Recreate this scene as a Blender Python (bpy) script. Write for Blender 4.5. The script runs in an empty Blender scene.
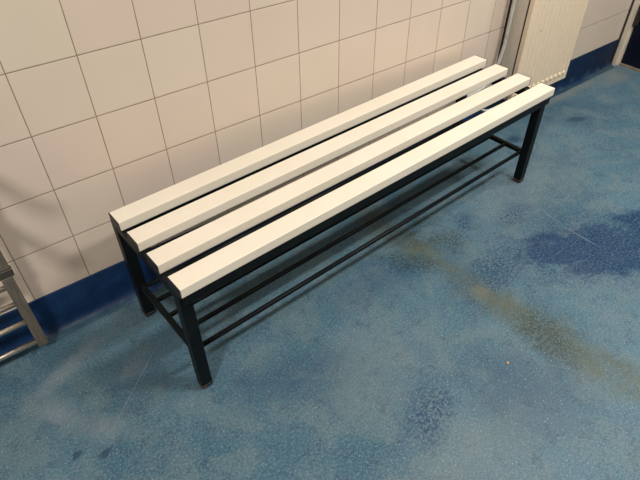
import bpy, bmesh, math, random
from mathutils import Vector, Matrix

# ---------------------------------------------------------------- camera, light, exposure
scn = bpy.context.scene
COL = scn.collection
cam_data = bpy.data.cameras.new('camera')
cam_data.sensor_width = 36.0
cam_data.lens = 30.0963
cam_data.clip_start = 0.02
cam = bpy.data.objects.new('camera', cam_data)
COL.objects.link(cam)
cam.location = (-0.1258, -1.2453, 1.2105)
cam.rotation_euler = (0.843952, 0.0094307, -0.6567836)
scn.camera = cam

world = bpy.data.worlds.new('world')
scn.world = world
world.use_nodes = True
world.node_tree.nodes['Background'].inputs[0].default_value = (1.0, 0.93, 0.84, 1)
world.node_tree.nodes['Background'].inputs[1].default_value = 0.02

scn.view_settings.view_transform = 'Standard'
scn.view_settings.look = 'None'
scn.view_settings.gamma = 1.0
scn.view_settings.use_curve_mapping = False
scn.view_settings.exposure = 0.0

def lamp(name, loc, sx, sy, power, col=(1.0, 0.945, 0.885)):
    d = bpy.data.lights.new(name, 'AREA')
    d.shape = 'RECTANGLE'
    d.size = sx
    d.size_y = sy
    d.energy = power
    d.color = col
    o = bpy.data.objects.new(name, d)
    COL.objects.link(o)
    o.location = loc
    return o

lamp('ceiling_lamp_light', (1.58, -1.50, 2.44), 0.9, 0.22, 56)
lamp('ceiling_lamp_light', (2.52, -0.92, 2.44), 0.30, 0.30, 24)
lamp('ceiling_lamp_light', (-1.20, -1.60, 2.44), 0.4, 0.24, 50)

# ---------------------------------------------------------------- node helpers
class NT:
    def __init__(self, name):
        self.m = bpy.data.materials.new(name)
        self.m.use_nodes = True
        self.t = self.m.node_tree
        self.b = self.t.nodes['Principled BSDF']
    def n(self, typ, **kw):
        nd = self.t.nodes.new(typ)
        for k, v in kw.items():
            setattr(nd, k, v)
        return nd
    def put(self, sock, v):
        if v is None:
            return
        if isinstance(v, bpy.types.NodeSocket):
            self.t.links.new(v, sock)
        elif isinstance(v, (tuple, list)):
            if len(v) == 3 and sock.type == 'RGBA':
                v = (*v, 1)
            sock.default_value = v
        else:
            sock.default_value = v
    def math(self, op, a, b=None, c=None, clamp=False):
        nd = self.n('ShaderNodeMath', operation=op)
        nd.use_clamp = clamp
        self.put(nd.inputs[0], a)
        self.put(nd.inputs[1], b)
        if c is not None:
            self.put(nd.inputs[2], c)
        return nd.outputs[0]
    def mix(self, f, a, b):
        nd = self.n('ShaderNodeMix', data_type='RGBA')
        self.put(nd.inputs[0], f)
        self.put(nd.inputs[6], a)
        self.put(nd.inputs[7], b)
        return nd.outputs[2]
    def coord(self):
        return self.n('ShaderNodeTexCoord').outputs['Object']
    def noise(self, vec, scale, detail=3.0, rough=0.5, dist=0.0):
        nd = self.n('ShaderNodeTexNoise')
        self.put(nd.inputs['Vector'], vec)
        nd.inputs['Scale'].default_value = scale
        nd.inputs['Detail'].default_value = detail
        nd.inputs['Roughness'].default_value = rough
        nd.inputs['Distortion'].default_value = dist
        return nd.outputs[0]
    def ramp(self, f, lo, hi, a=0.0, b=1.0, smooth=True):
        nd = self.n('ShaderNodeMapRange')
        if smooth:
            nd.interpolation_type = 'SMOOTHSTEP'
        self.put(nd.inputs[0], f)
        for i, v in enumerate((lo, hi, a, b)):
            self.put(nd.inputs[i + 1], v)
        return nd.outputs[0]
    def bump(self, h, strength, dist=0.01):
        nd = self.n('ShaderNodeBump')
        nd.inputs['Strength'].default_value = strength
        nd.inputs['Distance'].default_value = dist
        self.put(nd.inputs['Height'], h)
        self.put(self.b.inputs['Normal'], nd.outputs[0])
        return nd
    def set(self, **kw):
        for k, v in kw.items():
            self.put(self.b.inputs[k.replace('_', ' ')], v)

def simple(name, col, rough=0.4, metal=0.0, var=0.0, vscale=20.0, bump=0.0, bscale=200.0, spec=0.5):
    t = NT(name)
    c = t.coord()
    if var:
        n = t.noise(c, vscale, 4)
        dark = tuple(x * (1 - var) for x in col)
        lite = tuple(min(1, x * (1 + var)) for x in col)
        t.set(Base_Color=t.mix(t.ramp(n, 0.3, 0.7), dark, lite))
    else:
        t.set(Base_Color=col)
    t.set(Roughness=rough, Metallic=metal)
    t.b.inputs['Specular IOR Level'].default_value = spec
    if bump:
        t.bump(t.noise(c, bscale, 2), bump, 0.001)
    return t.m

# ---------------------------------------------------------------- materials
def wall_tiles():
    t = NT('wall_tiles')
    c = t.coord()
    s = t.n('ShaderNodeSeparateXYZ')
    t.put(s.inputs[0], c)
    T = 0.15
    # object coordinates: x along the wall, z up, the grid passes z = 0.2843
    u = t.math('DIVIDE', t.math('ADD', s.outputs[0], 15.0), T)
    w = t.math('DIVIDE', t.math('ADD', s.outputs[2], 15.0 - 0.2843), T)
    fu = t.math('FRACT', u)
    fw = t.math('FRACT', w)
    def edge(f):
        return t.math('MINIMUM', f, t.math('SUBTRACT', 1.0, f))
    e = t.math('MINIMUM', edge(fu), edge(fw))
    gv = t.math('MULTIPLY', t.ramp(edge(fu), 0.0052, 0.0095, 1.0, 0.0), t.ramp(s.outputs[0], 2.12, 2.2, 1.0, 0.18))
    gh = t.ramp(edge(fw), 0.0052, 0.0095, 1.0, 0.0)
    grout = t.math('MAXIMUM', gv, gh)
    comb = t.n('ShaderNodeCombineXYZ')
    t.put(comb.inputs[0], t.math('FLOOR', u))
    t.put(comb.inputs[1], t.math('FLOOR', w))
    wn = t.n('ShaderNodeTexWhiteNoise')
    t.put(wn.inputs['Vector'], comb.outputs[0])
    tint = t.mix(wn.outputs[0], WALL_A, WALL_B)
    fine = t.ramp(t.noise(c, 6, 3), 0.3, 0.7)
    tint = t.mix(t.math('MULTIPLY', fine, 0.35), tint, WALL_C)
    gn = t.ramp(t.noise(c, 30, 3), 0.3, 0.7)
    gcol = t.mix(gn, (0.20, 0.145, 0.10), (0.28, 0.21, 0.15))
    t.set(Base_Color=t.mix(grout, tint, gcol))
    t.set(Roughness=t.ramp(grout, 0, 1, 0.30, 0.85))
    h = t.ramp(e, 0.004, 0.022)
    h2 = t.math('MULTIPLY_ADD', t.noise(c, 14, 2), 0.25, h)
    t.bump(h2, 0.35, 0.0015)
    return t.m
WALL_A = (0.635, 0.520, 0.440)
WALL_B = (0.65, 0.565, 0.455)
WALL_C = (0.68, 0.585, 0.495)

def floor_epoxy():
    t = NT('blue_epoxy_floor')
    c = t.coord()
    s = t.n('ShaderNodeSeparateXYZ')
    # ragged outlines: wobble the coordinates with noise
    def wob(scale, amp, detail=4):
        nz = t.n('ShaderNodeTexNoise')
        t.put(nz.inputs['Vector'], c)
        nz.inputs['Scale'].default_value = scale
        nz.inputs['Detail'].default_value = detail
        nz.inputs['Roughness'].default_value = 0.65
        v = t.n('ShaderNodeVectorMath', operation='SUBTRACT')
        t.put(v.inputs[0], nz.outputs[1])
        v.inputs[1].default_value = (0.5, 0.5, 0.5)
        m = t.n('ShaderNodeVectorMath', operation='SCALE')
        t.put(m.inputs[0], v.outputs[0])
        m.inputs['Scale'].default_value = amp
        a = t.n('ShaderNodeVectorMath', operation='ADD')
        t.put(a.inputs[0], c)
        t.put(a.inputs[1], m.outputs[0])
        sp = t.n('ShaderNodeSeparateXYZ')
        t.put(sp.inputs[0], a.outputs[0])
        return sp.outputs[0], sp.outputs[1]
    X, Y = wob(6, 0.09)
    RAG = t.math('MULTIPLY', t.math('SUBTRACT', t.noise(c, 26, 9, 0.78, 0.5), 0.5), 2.6)
    XS, YS = wob(18, 0.05)
    def blob(cx, cy, rx, ry, ang=0.0, soft=0.6, xy=None):
        x, y = xy or (X, Y)
        ca, sa = math.cos(ang), math.sin(ang)
        dx = t.math('SUBTRACT', x, cx)
        dy = t.math('SUBTRACT', y, cy)
        a = t.math('DIVIDE', t.math('ADD', t.math('MULTIPLY', dx, ca), t.math('MULTIPLY', dy, sa)), rx)
        b = t.math('DIVIDE', t.math('SUBTRACT', t.math('MULTIPLY', dy, ca), t.math('MULTIPLY', dx, sa)), ry)
        d = t.math('SQRT', t.math('ADD', t.math('MULTIPLY', a, a), t.math('MULTIPLY', b, b)))
        if xy is None:
            d = t.math('ADD', d, RAG)
        return t.ramp(d, 1 + soft, max(0.0, 1 - soft), 0.0, 1.0)
    def seg(p, q, r, soft=0.6, xy=None):
        L = math.hypot(q[0] - p[0], q[1] - p[1])
        return blob((p[0] + q[0]) / 2, (p[1] + q[1]) / 2, L / 2, r, math.atan2(q[1] - p[1], q[0] - p[0]), soft, xy)
    def mx(*a):
        r = a[0]
        for k in a[1:]:
            r = t.math('MAXIMUM', r, k)
        return r
    grain = t.noise(c, 170, 4, 0.8)
    speck = t.noise(c, 290, 1, 0.5)
    mid = t.noise(c, 9, 6, 0.65, 0.6)
    big = t.noise(c, 2.2, 4, 0.55)
    base = t.mix(t.ramp(big, 0.32, 0.66), FL_A, FL_B)
    base = t.mix(t.math('MULTIPLY', t.ramp(mid, 0.42, 0.62), 0.55), base, FL_C)
    base = t.mix(t.math('MULTIPLY', t.ramp(t.noise(c, 22, 5, 0.75), 0.50, 0.66), 0.5), base, FL_D)
    base = t.mix(t.math('MULTIPLY', t.ramp(grain, 0.48, 0.60), 0.42), base, (0.20, 0.255, 0.275))
    base = t.mix(t.math('MULTIPLY', t.ramp(grain, 0.47, 0.36), 0.45), base, (0.020, 0.050, 0.085))
    # grey scuffs: an arc at the left, a few cloudy patches
    sc = mx(seg((-0.26, -0.20), (-0.06, -0.11), 0.022, 0.9, (XS, YS)),
            seg((-0.25, -0.20), (-0.19, -0.34), 0.030, 0.9, (XS, YS)),
            seg((-0.19, -0.34), (-0.11, -0.40), 0.030, 0.9, (XS, YS)),
            blob(-0.026, -0.262, 0.030, 0.020, 0.5, 0.9, (XS, YS)))
    base = t.mix(t.math('MULTIPLY', sc, 0.42), base, (0.22, 0.26, 0.29))
    cl = mx(blob(0.50, -0.66, 0.13, 0.10, 0, 0.9), blob(0.52, -1.00, 0.26, 0.09, 0, 0.9), blob(1.50, -0.40, 0.25, 0.10, 0.2, 0.9))
    base = t.mix(t.math('MULTIPLY', cl, 0.26), base, (0.20, 0.235, 0.245))
    dl = mx(blob(0.30, -0.55, 0.16, 0.07, -0.4, 0.9), blob(0.70, -0.42, 0.20, 0.06, -0.1, 0.9), blob(0.75, -0.95, 0.12, 0.12, 0, 0.9), blob(0.05, -0.28, 0.16, 0.08, 0.3, 0.9))
    base = t.mix(t.math('MULTIPLY', dl, 0.40), base, FL_D)
    # dark worn-through blue patches, eaten up by grain
    core = mx(blob(1.30, -0.62, 0.08, 0.03, -0.3, 0.6), blob(1.28, -0.69, 0.15, 0.060, -0.45, 0.35), blob(1.42, -0.765, 0.19, 0.105, -0.60, 0.35), blob(1.60, -0.87, 0.13, 0.12, -0.6, 0.35), blob(1.66, -0.77, 0.12, 0.04, -0.6, 0.5), blob(1.35, -0.82, 0.15, 0.055, -0.6, 0.4))
    fringe = mx(blob(1.42, -0.78, 0.32, 0.16, -0.5, 0.6), blob(1.08, -0.62, 0.17, 0.07, 0.1, 0.8),
                blob(0.545, -0.835, 0.055, 0.045, 0.7, 0.7), blob(0.49, -0.855, 0.070, 0.045, 0.9, 0.7), blob(1.31, -0.497, 0.07, 0.040, 0.1, 0.7),
                blob(1.14, -0.41, 0.06, 0.03, 0.5, 0.8), blob(1.30, -0.497, 0.045, 0.028, 0.1, 0.7), blob(0.87, -0.46, 0.09, 0.040, -0.7, 0.9),
                blob(1.00, -0.64, 0.10, 0.04, 0.5, 0.9))
    gm = t.ramp(t.noise(c, 120, 4, 0.75), 0.44, 0.56)
    dark = t.math('MAXIMUM', t.math('MULTIPLY', core, t.ramp(gm, 0, 1, 0.62, 0.97)), t.math('MULTIPLY', fringe, t.math('MULTIPLY', gm, 0.78)))
    base = t.mix(dark, base, (0.003, 0.028, 0.090))
    spots = mx(blob(-0.221, -0.410, 0.014, 0.008, 0.4, 0.5, (XS, YS)), blob(-0.163, -0.441, 0.015, 0.009, 0.6, 0.5, (XS, YS)),
               blob(2.11, -0.23, 0.05, 0.016, -0.3, 0.6, (XS, YS)), blob(1.75, -0.16, 0.03, 0.02, 0, 0.7, (XS, YS)),
               blob(0.96, -0.33, 0.02, 0.012, 0, 0.7, (XS, YS)))
    base = t.mix(t.math('MULTIPLY', spots, 0.9), base, (0.022, 0.055, 0.10))
    # olive drain streak
    ol = mx(seg((0.90, -0.10), (0.94, -0.56), 0.050, 0.8), seg((0.94, -0.50), (0.955, -0.92), 0.048, 0.8), seg((0.955, -0.80), (1.01, -1.25), 0.055, 0.8))
    base = t.mix(t.math('MULTIPLY', ol, t.ramp(mid, 0.35, 0.65, 0.40, 0.90)), base, (0.088, 0.104, 0.074))
    od = mx(blob(0.935, -0.30, 0.10, 0.05, -1.4, 0.9), blob(0.955, -0.87, 0.055, 0.10, -0.3, 0.8), blob(1.02, -0.42, 0.08, 0.04, -0.9, 0.8), blob(0.86, -0.42, 0.07, 0.03, -0.9, 0.8), blob(1.03, -0.28, 0.06, 0.05, 0, 0.9))
    base = t.mix(t.math('MULTIPLY', od, t.ramp(gm, 0, 1, 0.15, 0.85)), base, (0.022, 0.042, 0.045))
    ta = blob(0.938, -0.655, 0.028, 0.022, 0.3, 0.7, (XS, YS))
    base = t.mix(t.math('MULTIPLY', ta, 0.22), base, (0.24, 0.22, 0.14))
    # dirt line near the cove at the right, thin scratches
    di = mx(seg((1.95, -0.055), (2.72, -0.055), 0.018, 0.9, (XS, YS)), blob(2.66, -0.10, 0.10, 0.05, 0, 0.8))
    base = t.mix(t.math('MULTIPLY', di, 0.45), base, (0.21, 0.21, 0.185))
    s0 = t.n('ShaderNodeSeparateXYZ')
    t.put(s0.inputs[0], c)
    XR, YR = s0.outputs[0], s0.outputs[1]
    scr = mx(seg((-0.13, -0.40), (0.06, -0.235), 0.0012, 0.8, (XR, YR)), seg((1.406, -0.64), (1.406, -0.75), 0.0030, 0.8, (XR, YR)),
             seg((1.424, -0.53), (1.413, -0.60), 0.0018, 0.8, (XR, YR)))
    base = t.mix(t.math('MULTIPLY', scr, 0.32), base, (0.30, 0.35, 0.37))
    # tiny pale flecks and dark pits in the coating
    fl = t.ramp(speck, 0.685, 0.74)
    base = t.mix(t.math('MULTIPLY', fl, 0.7), base, (0.50, 0.56, 0.58))
    base = t.mix(t.math('MULTIPLY', t.ramp(t.noise(c, 60, 2, 0.6), 0.70, 0.76), 0.5), base, (0.03, 0.06, 0.09))
    t.set(Base_Color=base)
    t.set(Roughness=t.ramp(mid, 0.3, 0.7, 0.34, 0.44))
    t.b.inputs['Specular IOR Level'].default_value = 0.22
    t.bump(t.math('ADD', t.noise(c, 190, 3, 0.6), t.math('MULTIPLY', t.noise(c, 12, 2), 0.5)), 0.7, 0.003)
    return t.m
FL_A = (0.034, 0.100, 0.152)
FL_B = (0.070, 0.152, 0.205)
FL_C = (0.112, 0.172, 0.192)
FL_D = (0.020, 0.055, 0.105)

def cove_blue():
    t = NT('cove_blue')
    c = t.coord()
    s = t.n('ShaderNodeSeparateXYZ')
    t.put(s.inputs[0], c)
    n = t.noise(c, 16, 5, 0.65, 0.4)
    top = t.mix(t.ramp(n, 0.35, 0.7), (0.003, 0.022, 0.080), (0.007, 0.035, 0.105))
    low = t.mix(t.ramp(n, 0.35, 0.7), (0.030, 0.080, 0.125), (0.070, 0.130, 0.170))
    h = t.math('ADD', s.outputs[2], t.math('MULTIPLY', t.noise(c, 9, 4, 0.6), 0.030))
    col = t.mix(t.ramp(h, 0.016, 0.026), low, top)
    # pale wear along the bend, from the right
    wear = t.math('MULTIPLY', t.ramp(s.outputs[0], 1.9, 2.3, 0.0, 1.0), t.ramp(t.noise(c, 12, 5, 0.7), 0.45, 0.65))
    wear = t.math('MULTIPLY', wear, t.ramp(s.outputs[2], 0.07, 0.03))
    col = t.mix(t.math('MULTIPLY', wear, 0.35), col, (0.13, 0.20, 0.25))
    fl = t.ramp(t.noise(c, 300, 1), 0.74, 0.80)
    col = t.mix(t.math('MULTIPLY', fl, 0.6), col, (0.25, 0.35, 0.42))
    t.set(Base_Color=col, Roughness=0.5)
    t.b.inputs['Specular IOR Level'].default_value = 0.25
    t.bump(t.noise(c, 60, 3), 0.2, 0.002)
    return t.m

def slat_cream():
    t = NT('slat_cream')
    c = t.coord()
    n = t.noise(c, 5, 4)
    n2 = t.noise(c, 60, 4, 0.6)
    col = t.mix(t.ramp(n, 0.3, 0.7), (0.75, 0.685, 0.565), (0.78, 0.72, 0.605))
    col = t.mix(t.ramp(n2, 0.70, 0.80, 0, 0.25), col, (0.55, 0.47, 0.36))
    t.set(Base_Color=col, Roughness=0.38)
    t.bump(t.noise(c, 150, 2), 0.08, 0.001)
    return t.m

def black_metal():
    t = NT('black_powder_coat')
    c = t.coord()
    n = t.noise(c, 14, 4)
    t.set(Base_Color=t.mix(t.ramp(n, 0.3, 0.7), (0.003, 0.005, 0.006), (0.006, 0.008, 0.009)), Roughness=0.40)
    t.b.inputs['Specular IOR Level'].default_value = 0.12
    t.bump(t.noise(c, 500, 2), 0.1, 0.0005)
    return t.m

def rusty_black():
    t = NT('black_with_rust')
    c = t.coord()
    s = t.n('ShaderNodeSeparateXYZ')
    t.put(s.inputs[0], c)
    n = t.noise(c, 90, 5, 0.7)
    m = t.math('MULTIPLY', t.ramp(n, 0.48, 0.62), t.ramp(s.outputs[2], 0.020, 0.006))
    t.set(Base_Color=t.mix(m, (0.014, 0.017, 0.018), (0.105, 0.035, 0.016)), Roughness=0.6)
    return t.m

def steel():
    t = NT('brushed_steel')
    c = t.coord()
    mp = t.n('ShaderNodeMapping')
    t.put(mp.inputs[0], c)
    mp.inputs['Scale'].default_value = (1, 1, 0.06)
    n = t.noise(mp.outputs[0], 400, 3)
    t.set(Base_Color=t.mix(t.ramp(n, 0.3, 0.7), (0.25, 0.20, 0.155), (0.35, 0.285, 0.22)), Metallic=0.75,
          Roughness=t.ramp(n, 0.3, 0.7, 0.34, 0.46))
    return t.m

def door_navy():
    t = NT('door_navy')
    c = t.coord()
    n = t.noise(c, 5, 4)
    t.set(Base_Color=t.mix(t.ramp(n, 0.3, 0.7), (0.002, 0.004, 0.014), (0.004, 0.007, 0.022)), Roughness=0.45)
    t.b.inputs['Specular IOR Level'].default_value = 0.2
    return t.m

M = dict(
    wall=wall_tiles(), floor=floor_epoxy(), cove=cove_blue(), slat=slat_cream(),
    black=black_metal(), rust=rusty_black(), steel=steel(), door=door_navy(),
    cap=simple('black_plastic', (0.012, 0.013, 0.015), 0.5, var=0.2),
    rad=simple('radiator_enamel', (0.74, 0.62, 0.46), 0.35),
    rad_shaded=simple('radiator_enamel_shaded', (0.60, 0.55, 0.46), 0.4, var=0.04, vscale=10),  # radiator enamel made greyer, the unlit side's shade put into the colour
    dark=simple('dark_fins_and_shade', (0.030, 0.027, 0.022), 0.6, var=0.2),  # also colours the strips drawn for shade in the gaps
    pipe=simple('painted_pipe', (0.50, 0.49, 0.45), 0.35, var=0.06, vscale=30),
    brass=simple('valve_metal', (0.55, 0.50, 0.42), 0.3, metal=1.0, var=0.1),
    chrome=simple('polished_steel', (0.78, 0.70, 0.57), 0.34, metal=1.0),
    grey=simple('grey_clamp', (0.10, 0.09, 0.075), 0.45, metal=0.6, var=0.15),
    frame=simple('door_frame_cream', (0.60, 0.53, 0.43), 0.4, var=0.08, vscale=14),
    threshold=simple('threshold_strip', (0.34, 0.27, 0.20), 0.4, metal=0.4, var=0.2, vscale=30),
    hinge=simple('hinge_metal', (0.07, 0.06, 0.05), 0.4, metal=0.8, var=0.3, vscale=60),
    ceil=simple('ceiling_paint', (0.45, 0.43, 0.40), 0.9, var=0.03),
    plain=simple('painted_wall', (0.34, 0.31, 0.27), 0.7, var=0.04),
    crumb=simple('orange_crumb', (0.55, 0.32, 0.12), 0.8, var=0.3, vscale=300),
)

# ---------------------------------------------------------------- mesh helpers
def obj(name, bm, mat, parent=None, smooth=False, bevel=0.0, seg=2):
    me = bpy.data.meshes.new(name)
    bmesh.ops.recalc_face_normals(bm, faces=bm.faces[:])
    bm.to_mesh(me)
    bm.free()
    me.materials.append(mat)
    if smooth:
        for p in me.polygons:
            p.use_smooth = True
    o = bpy.data.objects.new(name, me)
    COL.objects.link(o)
    if parent:
        o.parent = parent
    if bevel:
        md = o.modifiers.new('bevel', 'BEVEL')
        md.width = bevel
        md.segments = seg
        md.limit_method = 'ANGLE'
        md.angle_limit = math.radians(40)
        md.harden_normals = True
        for p in me.polygons:
            p.use_smooth = True
    return o

def box(bm, x0, x1, y0, y1, z0, z1):
    vs = [bm.verts.new((x, y, z)) for x in (x0, x1) for y in (y0, y1) for z in (z0, z1)]
    for f in ((0, 1, 3, 2), (4, 6, 7, 5), (0, 4, 5, 1), (2, 3, 7, 6), (0, 2, 6, 4), (1, 5, 7, 3)):
        bm.faces.new([vs[i] for i in f])

def bbox(*a):
    bm = bmesh.new()
    box(bm, *a)
    return bm

def prism_x(bm, prof, x0, x1):
    """extrude a closed (y, z) outline along x"""
    a = [bm.verts.new((x0, y, z)) for y, z in prof]
    b = [bm.verts.new((x1, y, z)) for y, z in prof]
    n = len(prof)
    for i in range(n):
        j = (i + 1) % n
        bm.faces.new((a[i], a[j], b[j], b[i]))
    bm.faces.new(a)
    bm.faces.new(b[::-1])

def prism_z(bm, prof, z0, z1):
    a = [bm.verts.new((x, y, z0)) for x, y in prof]
    b = [bm.verts.new((x, y, z1)) for x, y in prof]
    n = len(prof)
    for i in range(n):
        j = (i + 1) % n
        bm.faces.new((a[i], a[j], b[j], b[i]))
    bm.faces.new(a)
    bm.faces.new(b[::-1])

def tube(bm, pts, r, n=14):
    pts = [Vector(p) for p in pts]
    rings = []
    up = None
    for i, p in enumerate(pts):
        if i == 0:
            d = pts[1] - p
        elif i == len(pts) - 1:
            d = p - pts[i - 1]
        else:
            d = (pts[i + 1] - p).normalized() + (p - pts[i - 1]).normalized()
        d.normalize()
        if up is None:
            up = Vector((0, 0, 1)) if abs(d.z) < 0.9 else Vector((0, 1, 0))
        a = d.cross(up).normalized()
        b = a.cross(d).normalized()
        up = b
        rings.append([bm.verts.new(p + a * (r * math.cos(2 * math.pi * k / n)) + b * (r * math.sin(2 * math.pi * k / n))) for k in range(n)])
    for i in range(len(rings) - 1):
        for k in range(n):
            j = (k + 1) % n
            bm.faces.new((rings[i][k], rings[i][j], rings[i + 1][j], rings[i + 1][k]))
    bm.faces.new(rings[0][::-1])
    bm.faces.new(rings[-1])

def curve_pts(pts, n=6):
    """Catmull-Rom through the points"""
    P = [Vector(p) for p in pts]
    P = [P[0] * 2 - P[1]] + P + [P[-1] * 2 - P[-2]]
    out = []
    for i in range(1, len(P) - 2):
        for k in range(n):
            u = k / n
            a, b, c, d = P[i - 1], P[i], P[i + 1], P[i + 2]
            out.append(0.5 * ((2 * b) + (c - a) * u + (2 * a - 5 * b + 4 * c - d) * u * u + (3 * b - a - 3 * c + d) * u ** 3))
    out.append(P[-2])
    return out

def thing(name, label, cat, loc=(0, 0, 0), rotz=0.0, group=None):
    o = bpy.data.objects.new(name, None)
    COL.objects.link(o)
    o.location = loc
    o.rotation_euler = (0, 0, rotz)
    o.empty_display_size = 0.05
    o['label'] = label
    o['category'] = cat
    if group:
        o['group'] = group
    return o

def struct(name, bm, mat, smooth=False):
    o = obj(name, bm, mat, None, smooth)
    o['kind'] = 'structure'
    return o

# ---------------------------------------------------------------- the room
X0, X1, Y0, ZC = -1.9, 2.806, -3.2, 2.5
struct('floor', bbox(X0 - 0.1, X1 + 0.1, Y0 - 0.1, 0.1, -0.08, 0), M['floor'])
struct('ceiling', bbox(X0 - 0.1, X1 + 0.1, Y0 - 0.1, 0.1, ZC, ZC + 0.08), M['ceil'])
struct('wall_back', bbox(X0, X1 + 0.1, 0, 0.1, 0, ZC), M['wall'])
struct('wall_left', bbox(X0 - 0.1, X0, Y0, 0.1, 0, ZC), M['wall'])
struct('wall_front', bbox(X0 - 0.1, X1 + 0.1, Y0 - 0.1, Y0, 0, ZC), M['plain'])
# right wall with the door opening from y=-0.03 to y=-0.97
bm = bmesh.new()
box(bm, X1, X1 + 0.1, Y0, -1.00, 0, ZC)
box(bm, X1, X1 + 0.1, -1.00, 0.0, 2.08, ZC)
struct('wall_right', bm, M['plain'])

# cove skirting, one continuous bent strip
bm = bmesh.new()
prof = [(0.0, 0.1375), (-0.0035, 0.137), (-0.004, 0.1355), (-0.004, 0.030)]
for k in range(1, 7):
    a = math.pi / 2 * k / 6
    prof.append((-0.004 - 0.028 * (1 - math.cos(a)), 0.030 - 0.0285 * math.sin(a)))
prof += [(-0.036, 0.0), (0.0, 0.0)]
prism_x(bm, prof, X0, X1 - 0.045)
struct('baseboard_back', bm, M['cove'], True)

# door in the right wall
bm = bmesh.new()
box(bm, X1 - 0.037, X1 + 0.05, -0.026, 0.0, 0, 2.08)
box(bm, X1 - 0.012, X1 + 0.05, -0.034, -0.026, 0, 2.08)
box(bm, X1 - 0.012, X1 + 0.05, -1.00, -0.955, 0, 2.08)
box(bm, X1 - 0.012, X1 + 0.05, -0.955, -0.034, 2.035, 2.08)
struct('trim_1', bm, M['frame'])
struct('gap_shade_strip', bbox(X1 - 0.041, X1 - 0.037, -0.010, 0.0, 0.0, 2.08), M['dark'])  # dark strip standing in for the shadow gap between tiles and frame
d = struct('door_1', bbox(X1 + 0.004, X1 + 0.044, -0.953, -0.036, 0.012, 2.032), M['door'])
bm = bmesh.new()
box(bm, X1 - 0.010, X1 + 0.003, -0.052, -0.030, 0.21, 0.31)
tube(bm, [(X1 - 0.010, -0.036, 0.205), (X1 - 0.010, -0.036, 0.315)], 0.007, 12)
h = obj('door_hinge', bm, M['hinge'], d)
struct('trim_2', bbox(X1 - 0.008, X1 + 0.06, -0.955, -0.034, 0.0, 0.010), M['threshold'])

# ---------------------------------------------------------------- bench
BX, BY, BYAW = 0.1018, -0.4535, 0.0446
BL, SW, PITCH, STH, ZT = 1.4245, 0.0545, 0.0978, 0.0285, 0.3890
bench = thing('bench', 'cream slatted changing room bench on black square metal legs against the tiled wall', 'bench', (BX, BY, 0), BYAW)

def slat_profile(y, grow=0.0):
    z1, z0 = ZT + grow, ZT - STH - grow
    a, b = y - grow, y + SW + grow
    r, rb = 0.0018, 0.0045
    p = []
    for cx, cz, rr, a0 in ((b - r, z1 - r, r, 0), (a + r, z1 - r, r, 90), (a + rb, z0 + rb, rb, 180), (b - rb, z0 + rb, rb, 270)):
        for k in range(5):
            t = math.radians(a0 + 90 * k / 4)
            p.append((cx + rr * math.cos(t), cz + rr * math.sin(t)))
    return p

for j in range(4):
    y = j * PITCH
    bm = bmesh.new()
    XL, XR_ = -0.001 * j, BL + 0.0065 * j      # the slats are not cut perfectly equal
    prism_x(bm, slat_profile(y), XL + 0.0022, XR_ - 0.0022)
    s = obj('slat', bm, M['slat'], bench, smooth=False)
    for x0, x1 in ((XL, XL + 0.0022), (XR_ - 0.0022, XR_)):
        bm = bmesh.new()
        prism_x(bm, slat_profile(y, 0.0006), x0, x1)
        c = obj('end_cap', bm, M['cap'], s)
        c['label'] = 'black plastic end cap'

LW = 0.0300
ZB = ZT - STH - 0.0006          # underside of the slats
YF, YB = 0.016, 0.366
leg_pos = [(0.0, YF), (BL - LW, YF), (0.0, YB - LW), (BL - LW, YB - LW)]
for x, y in leg_pos:
    o = obj('leg', bbox(x, x + LW, y, y + LW, 0.014, ZB), M['black'], bench, bevel=0.002)
    f = obj('foot_cap', bbox(x - 0.001, x + LW + 0.001, y - 0.001, y + LW + 0.001, 0.0, 0.0145), M['rust'], o, bevel=0.005, seg=3)
    f['label'] = 'black foot cap with rust'
xa, xb = 0.004 + LW, BL - 0.004 - LW
for y in (YF - 0.012, 0.300):
    obj('frame_rail', bbox(xa - LW + 0.003, xb + LW - 0.003, y, y + 0.012, ZB - 0.028, ZB), M['black'], bench, bevel=0.002)
for x in (0.0, BL - LW):
    obj('end_rail', bbox(x + 0.001, x + LW - 0.001, YF + LW, YB - LW, ZB - 0.028, ZB), M['black'], bench, bevel=0.002)
ZS = 0.124
for x in (0.009, BL - 0.009 - 0.013):
    o = obj('shelf_side_rail', bbox(x, x + 0.015, YF + LW, YB - LW, ZS - 0.008, ZS + 0.008), M['black'], bench, bevel=0.002)
for j in range(5):
    y = 0.0495 + j * 0.0700
    bm = bmesh.new()
    tube(bm, [(0.021, y, ZS), (BL - 0.021, y, ZS)], 0.0070, 14)
    obj('shelf_rod', bm, M['black'], bench, smooth=True)

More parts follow.
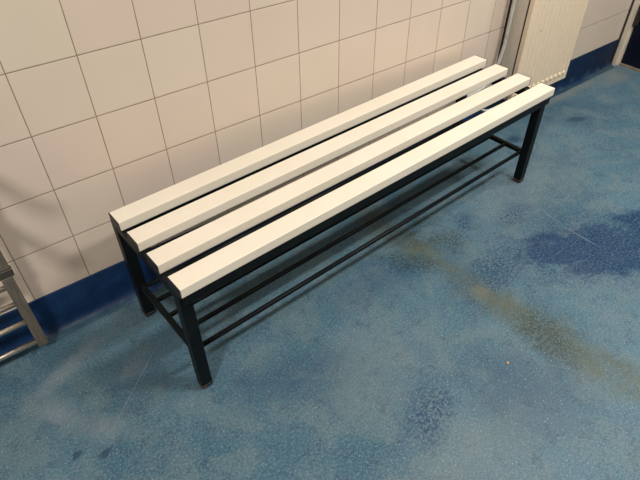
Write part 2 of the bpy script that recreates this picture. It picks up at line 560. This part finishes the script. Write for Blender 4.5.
# ---------------------------------------------------------------- radiator
RX0, RX1, RZ0, RZ1 = 1.742, 2.136, 0.144, 0.75
rad = thing('radiator', 'cream fluted panel radiator mounted on the tiled wall behind the bench end', 'radiator', (0, 0, 0))
def fluted(yf, depth, x0, x1, z0, z1):
    """a panel whose face has vertical flutes ending in rounded pockets near the bottom and the top"""
    bm = bmesh.new()
    n = 12
    m = 0.012
    w = (x1 - x0 - 2 * m) / n
    xs = [x0, x0 + 0.004]
    kind = [0.5, 0]
    xs.append(x0 + m); kind.append(0)
    for i in range(n):
        a = x0 + m + i * w
        for f, g in ((0.72, 0), (0.77, 1), (0.83, 1), (0.88, 0)):
            xs.append(a + f * w); kind.append(g)
    xs.append(x1 - m); kind.append(0)
    xs += [x1 - 0.004, x1]
    kind += [0, 0.5]
    zs = [(z0, 0), (z0 + 0.004, 0), (z0 + 0.028, 0), (z0 + 0.036, 1), (z1 - 0.036, 1), (z1 - 0.028, 0), (z1 - 0.004, 0), (z1, 0)]
    grid = []
    for iz, (z, on) in enumerate(zs):
        row = []
        for ix, x in enumerate(xs):
            d = 0.0
            if kind[ix] == 1 and on:
                d = 0.0020
            if iz in (0, len(zs) - 1) or ix in (0, len(xs) - 1):
                d = 0.003
            zz = z
            row.append(bm.verts.new((x, yf + d, zz)))
        grid.append(row)
    for i in range(len(grid) - 1):
        for j in range(len(grid[0]) - 1):
            bm.faces.new((grid[i][j], grid[i][j + 1], grid[i + 1][j + 1], grid[i + 1][j]))
    ring = [(i, 0) for i in range(len(grid))] + [(len(grid) - 1, j) for j in range(1, len(grid[0]))] + \
           [(i, len(grid[0]) - 1) for i in range(len(grid) - 2, -1, -1)] + [(0, j) for j in range(len(grid[0]) - 2, 0, -1)]
    fr = [grid[i][j] for i, j in ring]
    bk = [bm.verts.new((v.co.x, yf + depth, v.co.z)) for v in fr]
    k = len(fr)
    for i in range(k):
        j = (i + 1) % k
        bm.faces.new((fr[i], fr[j], bk[j], bk[i]))
    bm.faces.new(bk)
    return bm
fp = obj('front_panel', fluted(-0.1045, 0.020, RX0, RX1, RZ0, RZ1), M['rad'], rad)
n = 12
w = (RX1 - RX0 - 0.024) / n
for i in range(n):
    bm = bmesh.new()
    bmesh.ops.create_uvsphere(bm, u_segments=12, v_segments=8, radius=0.0105,
                              matrix=Matrix.Translation((RX0 + 0.012 + (i + 0.29) * w, -0.1040, RZ0 + 0.036)) @ Matrix.Diagonal((0.8, 0.6, 1, 1)))
    q = obj('weld_dimple', bm, M['rad'], fp, smooth=True)
obj('rear_panel', bbox(RX0, RX1, -0.030, -0.014, RZ0, RZ1), M['rad'], rad, bevel=0.003)
bm = bmesh.new()
box(bm, RX0 - 0.001, RX0 + 0.001, -0.078, -0.018, RZ0 + 0.01, RZ1)
obj('side_cover', bm, M['rad_shaded'], rad)
obj('side_cover', bbox(RX1 - 0.001, RX1 + 0.001, -0.078, -0.018, RZ0 + 0.01, RZ1), M['rad_shaded'], rad)
bm = bmesh.new()
k = 0
x = RX0 + 0.012
while x < RX1 - 0.01:
    box(bm, x, x + 0.0012, -0.082, -0.034, RZ0 + 0.02, RZ1 - 0.02)
    x += 0.0125
obj('convector_fins', bm, M['dark'], rad)
bm = bmesh.new()
x = RX0 + 0.001
box(bm, RX0, RX1, -0.078, -0.030, RZ1, RZ1 + 0.003)
obj('top_grille', bm, M['rad_shaded'], rad)
for x in (RX0 + 0.03, RX1 - 0.06):
    bm = bmesh.new()
    box(bm, x, x + 0.03, -0.014, 0.0, RZ0 + 0.05, RZ1 - 0.05)
    obj('wall_bracket', bm, M['dark'], rad)
bm = bmesh.new()
bmesh.ops.create_icosphere(bm, subdivisions=2, radius=0.0032, matrix=Matrix.Translation((1.831, -0.1045, 0.426)) @ Matrix.Diagonal((0.6, 0.15, 1.6, 1)))
q = obj('paint_chip', bm, M['dark'], fp)
# bracket teeth on a dark strip standing in for the gap's shade, left edge
bm = bmesh.new()
box(bm, RX0 - 0.004, RX0 + 0.004, -0.004, 0.0, RZ0 + 0.02, RZ1 - 0.02)
z = RZ0 + 0.03
while z < RZ1 - 0.03:
    box(bm, RX0 - 0.003, RX0 + 0.004, -0.012, -0.004, z, z + 0.007)
    z += 0.014
obj('toothed_shade_strip', bm, M['dark'], rad)
# supply valve and stub below the left end
bm = bmesh.new()
tube(bm, [(1.835, -0.060, 0.160), (1.835, -0.060, 0.108)], 0.0085)
tube(bm, [(1.835, -0.060, 0.118), (1.835, -0.060, 0.142)], 0.013, 6)
obj('valve', bm, M['brass'], rad, smooth=False)
bm = bmesh.new()
tube(bm, curve_pts([(1.835, -0.060, 0.120), (1.835, -0.058, 0.115), (1.825, -0.052, 0.112), (1.80, -0.050, 0.112), (1.70, -0.050, 0.112), (1.675, -0.046, 0.112), (1.665, -0.034, 0.112), (1.665, -0.005, 0.112)]), 0.0052)
obj('supply_pipe', bm, M['pipe'], rad, smooth=True)

bm = bmesh.new()
tube(bm, curve_pts([(1.722, -0.030, 2.49), (1.722, -0.030, 1.5), (1.722, -0.030, 0.50), (1.722, -0.030, 0.40), (1.720, -0.030, 0.365), (1.705, -0.030, 0.300), (1.68, -0.030, 0.250),
                    (1.64, -0.030, 0.222), (1.56, -0.030, 0.212), (1.535, -0.026, 0.211), (1.520, -0.014, 0.211), (1.518, -0.001, 0.211)]), 0.0072)
hp = obj('heating_pipe', bm, M['pipe'], None, smooth=True)
hp['label'] = 'thin light grey pipe running down the wall beside the radiator and bending left'
hp['category'] = 'pipe'

# ---------------------------------------------------------------- steel rack at the left edge
rack = thing('wall_rack', 'brushed steel ladder rack with thin rungs hanging at the wall on the left edge', 'rack', (-0.18, 0, 0))
RY = -0.060
def rbox(*a):
    a = list(a); a[0] += 0.18; a[1] += 0.18
    return bbox(*a)
for nm, xo in (('upright', 0.0), ('upright', -0.52)):
    obj(nm, rbox(-0.193 + xo, -0.167 + xo, RY - 0.006, RY + 0.006, 0.033, 0.292), M['steel'], rack, bevel=0.0015)
    obj('clamp', rbox(-0.215 + xo, -0.1605 + xo, RY - 0.007, RY + 0.012, 0.292, 0.315), M['grey'], rack, bevel=0.003)
    obj('post', rbox(-0.192 + xo, -0.163 + xo, RY - 0.004, RY + 0.014, 0.315, 1.02), M['steel'], rack, bevel=0.002)
    obj('wall_bracket', rbox(-0.186 + xo, -0.174 + xo, RY + 0.006, 0.0, 0.228, 0.24), M['grey'], rack)
    obj('wall_bracket', rbox(-0.186 + xo, -0.170 + xo, RY + 0.014, 0.0, 0.86, 0.88), M['grey'], rack)
for z in (0.054, 0.133, 0.203, 0.263):
    bm = bmesh.new()
    tube(bm, [(0.18 - 0.190, RY, z), (0.18 - 0.69, RY, z + 0.001)], 0.0072, 18)
    obj('rung', bm, M['chrome'], rack, smooth=True)
for z in (0.49, 0.65):  # unseen arms, added to cast the slanting shadows on the wall
    bm = bmesh.new()
    tube(bm, curve_pts([(-0.006, 0.0, z), (-0.006, -0.10, z), (-0.006, -0.19, z), (-0.006, -0.215, z + 0.008), (-0.006, -0.225, z + 0.03)]), 0.014, 14)
    obj('shadow_arm', bm, M['steel'], rack, smooth=True)
for z in (0.42, 0.56, 0.74, 0.86, 0.98):
    bm = bmesh.new()
    tube(bm, [(0.18 - 0.190, RY + 0.006, z), (0.18 - 0.69, RY + 0.006, z)], 0.0058, 14)
    obj('rung', bm, M['chrome'], rack, smooth=True)

# ---------------------------------------------------------------- crumb on the floor
bm = bmesh.new()
bmesh.ops.create_icosphere(bm, subdivisions=2, radius=0.0038)
random.seed(4)
for v in bm.verts:
    v.co *= random.uniform(0.6, 1.25)
    v.co.z *= 0.5
zm = min(v.co.z for v in bm.verts)
for v in bm.verts:
    v.co.z -= zm
c = obj('crumb', bm, M['crumb'])
c.location = (0.788, -0.868, 0.0)
c['label'] = 'tiny orange crumb lying on the blue floor in front of the bench'
c['category'] = 'debris'
